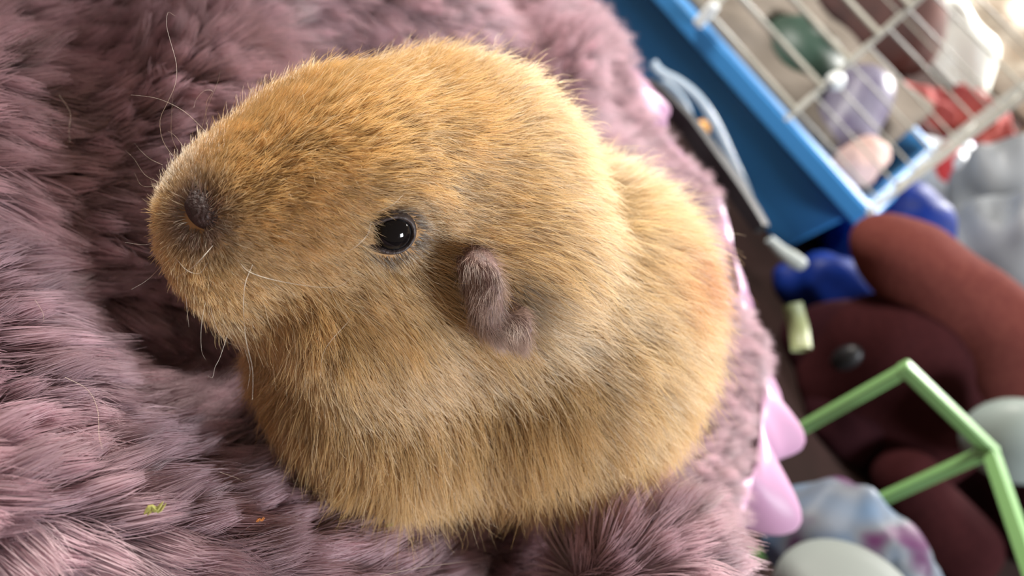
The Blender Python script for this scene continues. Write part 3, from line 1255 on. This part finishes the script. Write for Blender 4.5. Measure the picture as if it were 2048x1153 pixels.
bag('pink_cloth', [(at_front(1708, 335, .06), (.022, .018, .022)), (at_front(1735, 310, .075), (.024, .018, .020))], M_pinkw, 'pale pink cloth bundle just above the cage rim near its corner', 'cloth', k=.015, nz_=.003, ns_=.03, seed=12, step=.004)
M_white = material('white_film', (.82, .86, .80), .35, spec=.5, bump=.5, scale=30)
bag('white_bag', [(at_p(1800, 215, 2.12), (.13, .06, .12)), (at_p(1850, 130, 2.15), (.17, .06, .14)), (at_p(1745, 270, 2.1), (.09, .06, .07))], M_white, 'bright white crinkled bag standing in the daylight behind the cage', 'bag', nz_=.014, ns_=.10, seed=13, step=.012)
M_cream = material('cream_cloth', (.80, .72, .60), .8, (.70, .55, .42), scale=9)
bag('cream_cloth', [(at_p(1960, 110, 2.5), (.32, .10, .2)), (at_p(2060, 90, 2.6), (.3, .10, .24)), (at_p(1900, 20, 2.7), (.32, .1, .26))], M_cream, 'sunlit cream cloth heap at the far right of the room', 'cloth', nz_=.02, ns_=.16, seed=14, step=.018)
gt = at_front(1572, 150, .19) + A([0, 0, .012])
ba, bb = at_front(1745, 150, .16), at_front(1668, 290, .10)
# bedding that fills the cage base, banked up towards the back
def bed_fn(p):
    q = p - CO
    u, v = q @ CX, q @ CY
    top = ZL - .014 + .050 * np.clip(v / DEP, 0, 1) + .022 * np.clip(1 + u / .22, 0, 1) + .004 * wob(p, .09, 44)
    d = np.maximum(np.maximum(u + .045, -CW + .05 - u), np.maximum(.045 - v, v - DEP + .045))
    o = smax(smax((p[..., 2] - top), d, .01), .016 - p[..., 2], .004)
    o = smax(o, -capsule(p, ba, bb + (bb - ba) * .35, .044), .004)
    o = smax(o, .030 - np.linalg.norm(p - at_front(1722, 322, .068), axis=-1), .004)
    return smax(o, .072 - np.linalg.norm((p - gt - A([0, 0, -.01])) * A([1, 1, .95]), axis=-1), .004)


c_ = A([cg(x_, y_, 0) for x_ in (-CW, 0) for y_ in (0, DEP)])
bd_ = sdf_mesh('cage_bedding', bed_fn, (c_[:, 0].min(), c_[:, 1].min(), .0), (c_[:, 0].max(), c_[:, 1].max(), ZL + .07), .008, material('fleece_bedding', (.17, .145, .12), .95, (.13, .11, .09), spec=.05, scale=30))
tag(bd_, 'grey beige fleece bedding filling the blue cage base', 'bedding')
# purple grey translucent bottle lying in the cage
M_bot = material('smoky_lilac_plastic', (.20, .19, .25), .4, (.12, .10, .17), spec=.4, scale=30)
ba, bb = at_front(1745, 150, .16), at_front(1668, 290, .10)
bd = unit(bb - ba)
pr = [(-.01, .004), (.0, .020), (.008, .030), (.03, .036), (.06, .036), (.075, .040), (.11, .040), (.125, .036), (.16, .034), (.175, .028), (.18, .004)]
v_, f_ = tube_vf([ba + bd * t_ for t_, _ in pr], [r_ for _, r_ in pr], 24)
bo = mesh('bottle', v_, f_, M_bot)
tag(bo, 'smoky lilac plastic bottle leaning inside the cage', 'bottle')
bo['kind'] = 'thing'
# green tub and brown bundle inside the cage
gt = at_front(1572, 150, .19) + A([0, 0, .012])
M_dg = material('dark_green_plastic', (.022, .055, .038), .5)
dome = lathe('green_tub', [(.055, -.07), (.062, -.06), (.064, 0), (.058, .03), (.040, .048), (.01, .055)], (gt[0], gt[1], gt[2]), M_dg, n=28)
tag(dome, 'rounded dark green plastic hideout inside the cage', 'hideout')
M_br = material('red_brown_fabric', (.13, .065, .055), .9, (.08, .045, .04), scale=16)
bag('brown_cushion', [(at_p(1620, 60, 1.82), (.20, .07, .12)), (at_p(1720, 20, 1.85), (.18, .07, .14)), (at_p(1730, 90, 1.82), (.09, .07, .11))], M_br, 'red brown cushion on the floor behind the cage door', 'cushion', nz_=.008, ns_=.12, seed=15, step=.014)
M_gb = material('grey_beige_board', (.20, .175, .15), .8)
q = at_y(1440, 60, 1.75)
bx_ = box('storage_box', (q[0] - .05, 2.06, .19), (.66, .10, .38), M_gb, bevel=.01)
tag(bx_, 'plain grey beige storage box behind the left part of the cage', 'box')
# cardboard carton at the far right
M_card = material('cardboard', (.26, .165, .09), .85, (.22, .14, .075), scale=12)
q = at_z(2035, 285, .0)
q = at_y(2005, 240, 1.36)
carton = empty('cardboard_carton', (q[0] + .22, 1.40, 0), 'brown cardboard carton behind the grey plastic bag', 'carton')
box('carton_body', (q[0] + .23, 1.40, (q[2] + .08) / 2), (.32, .20, q[2] + .08), M_card, carton, bevel=.003)
box('flap', (q[0] + .23, 1.285, q[2] + .085), (.30, .11, .004), M_card, carton, rot=None, bevel=.001)

# white lid, printed packet, round lid near the bottom right
M_mint = material('mint_white_plastic', (.28, .34, .32), .5)
q = at_y(2012, 868, .70)
bag('white_tub', [(at_p(2015, 870, .60), (.030, .02, .036)), (at_p(2045, 900, .60), (.03, .02, .03))], M_mint, 'mint white plastic tub behind the green rack corner', 'tub', k=.02, nz_=0, step=.004)
pk = material('lilac_print_film', (.36, .40, .46), .5, spec=.25)
nt = pk.node_tree
tc = nt.nodes.new('ShaderNodeTexCoord')
vo = nt.nodes.new('ShaderNodeTexNoise')
vo.inputs['Scale'].default_value = 32
vo.inputs['Detail'].default_value = 1
rp = nt.nodes.new('ShaderNodeValToRGB')
els = rp.color_ramp.elements
els[0].position, els[0].color = .36, (.07, .015, .065, 1)
els[1].position, els[1].color = .46, (.13, .145, .17, 1)
e3 = els.new(.66)
e3.color = (.10, .16, .25, 1)
nt.links.new(tc.outputs['Object'], vo.inputs['Vector'])
nt.links.new(vo.outputs['Fac'], rp.inputs['Fac'])
nt.links.new(rp.outputs['Color'], nt.nodes['Principled BSDF'].inputs['Base Color'])
bag('printed_packet', [(at_p(1680, 1060, .375), (.034, .022, .028)), (at_p(1760, 1120, .37), (.04, .024, .025)), (at_p(1640, 1110, .36), (.033, .022, .03))], pk, 'crinkled lilac and white printed packet below the green rack', 'packet', k=.02, nz_=.003, ns_=.03, seed=17, step=.004)
q = at_y(1700, 1218, .30)
ln_ = unit(CU * .70 - FW * .62 + CR * .05)
lx_ = unit(np.cross(ln_, A([.3, .5, .8])))
lid = lathe('round_lid', [(.034, -.010), (.038, -.006), (.0385, .0), (.035, .004), (.024, .007), (.012, .0085), (.002, .009)], q, material('pale_grey_plastic', (.20, .225, .21), .55, spec=.3), n=40, M=np.stack([lx_, np.cross(ln_, lx_), ln_], 1))
tag(lid, 'pale grey round plastic lid at the bottom right of the blanket', 'lid')
q0, q1 = at_y(1585, 610, .52), at_y(1603, 700, .50)
sl_ = tube('pale_stick', [q0, (q0 + q1) / 2 + A([.002, 0, 0]), q1], .008, material('pale_green_plastic', (.24, .27, .13), .5), ns=6)
tag(sl_, 'pale green stick standing just beyond the satin blanket edge', 'stick')
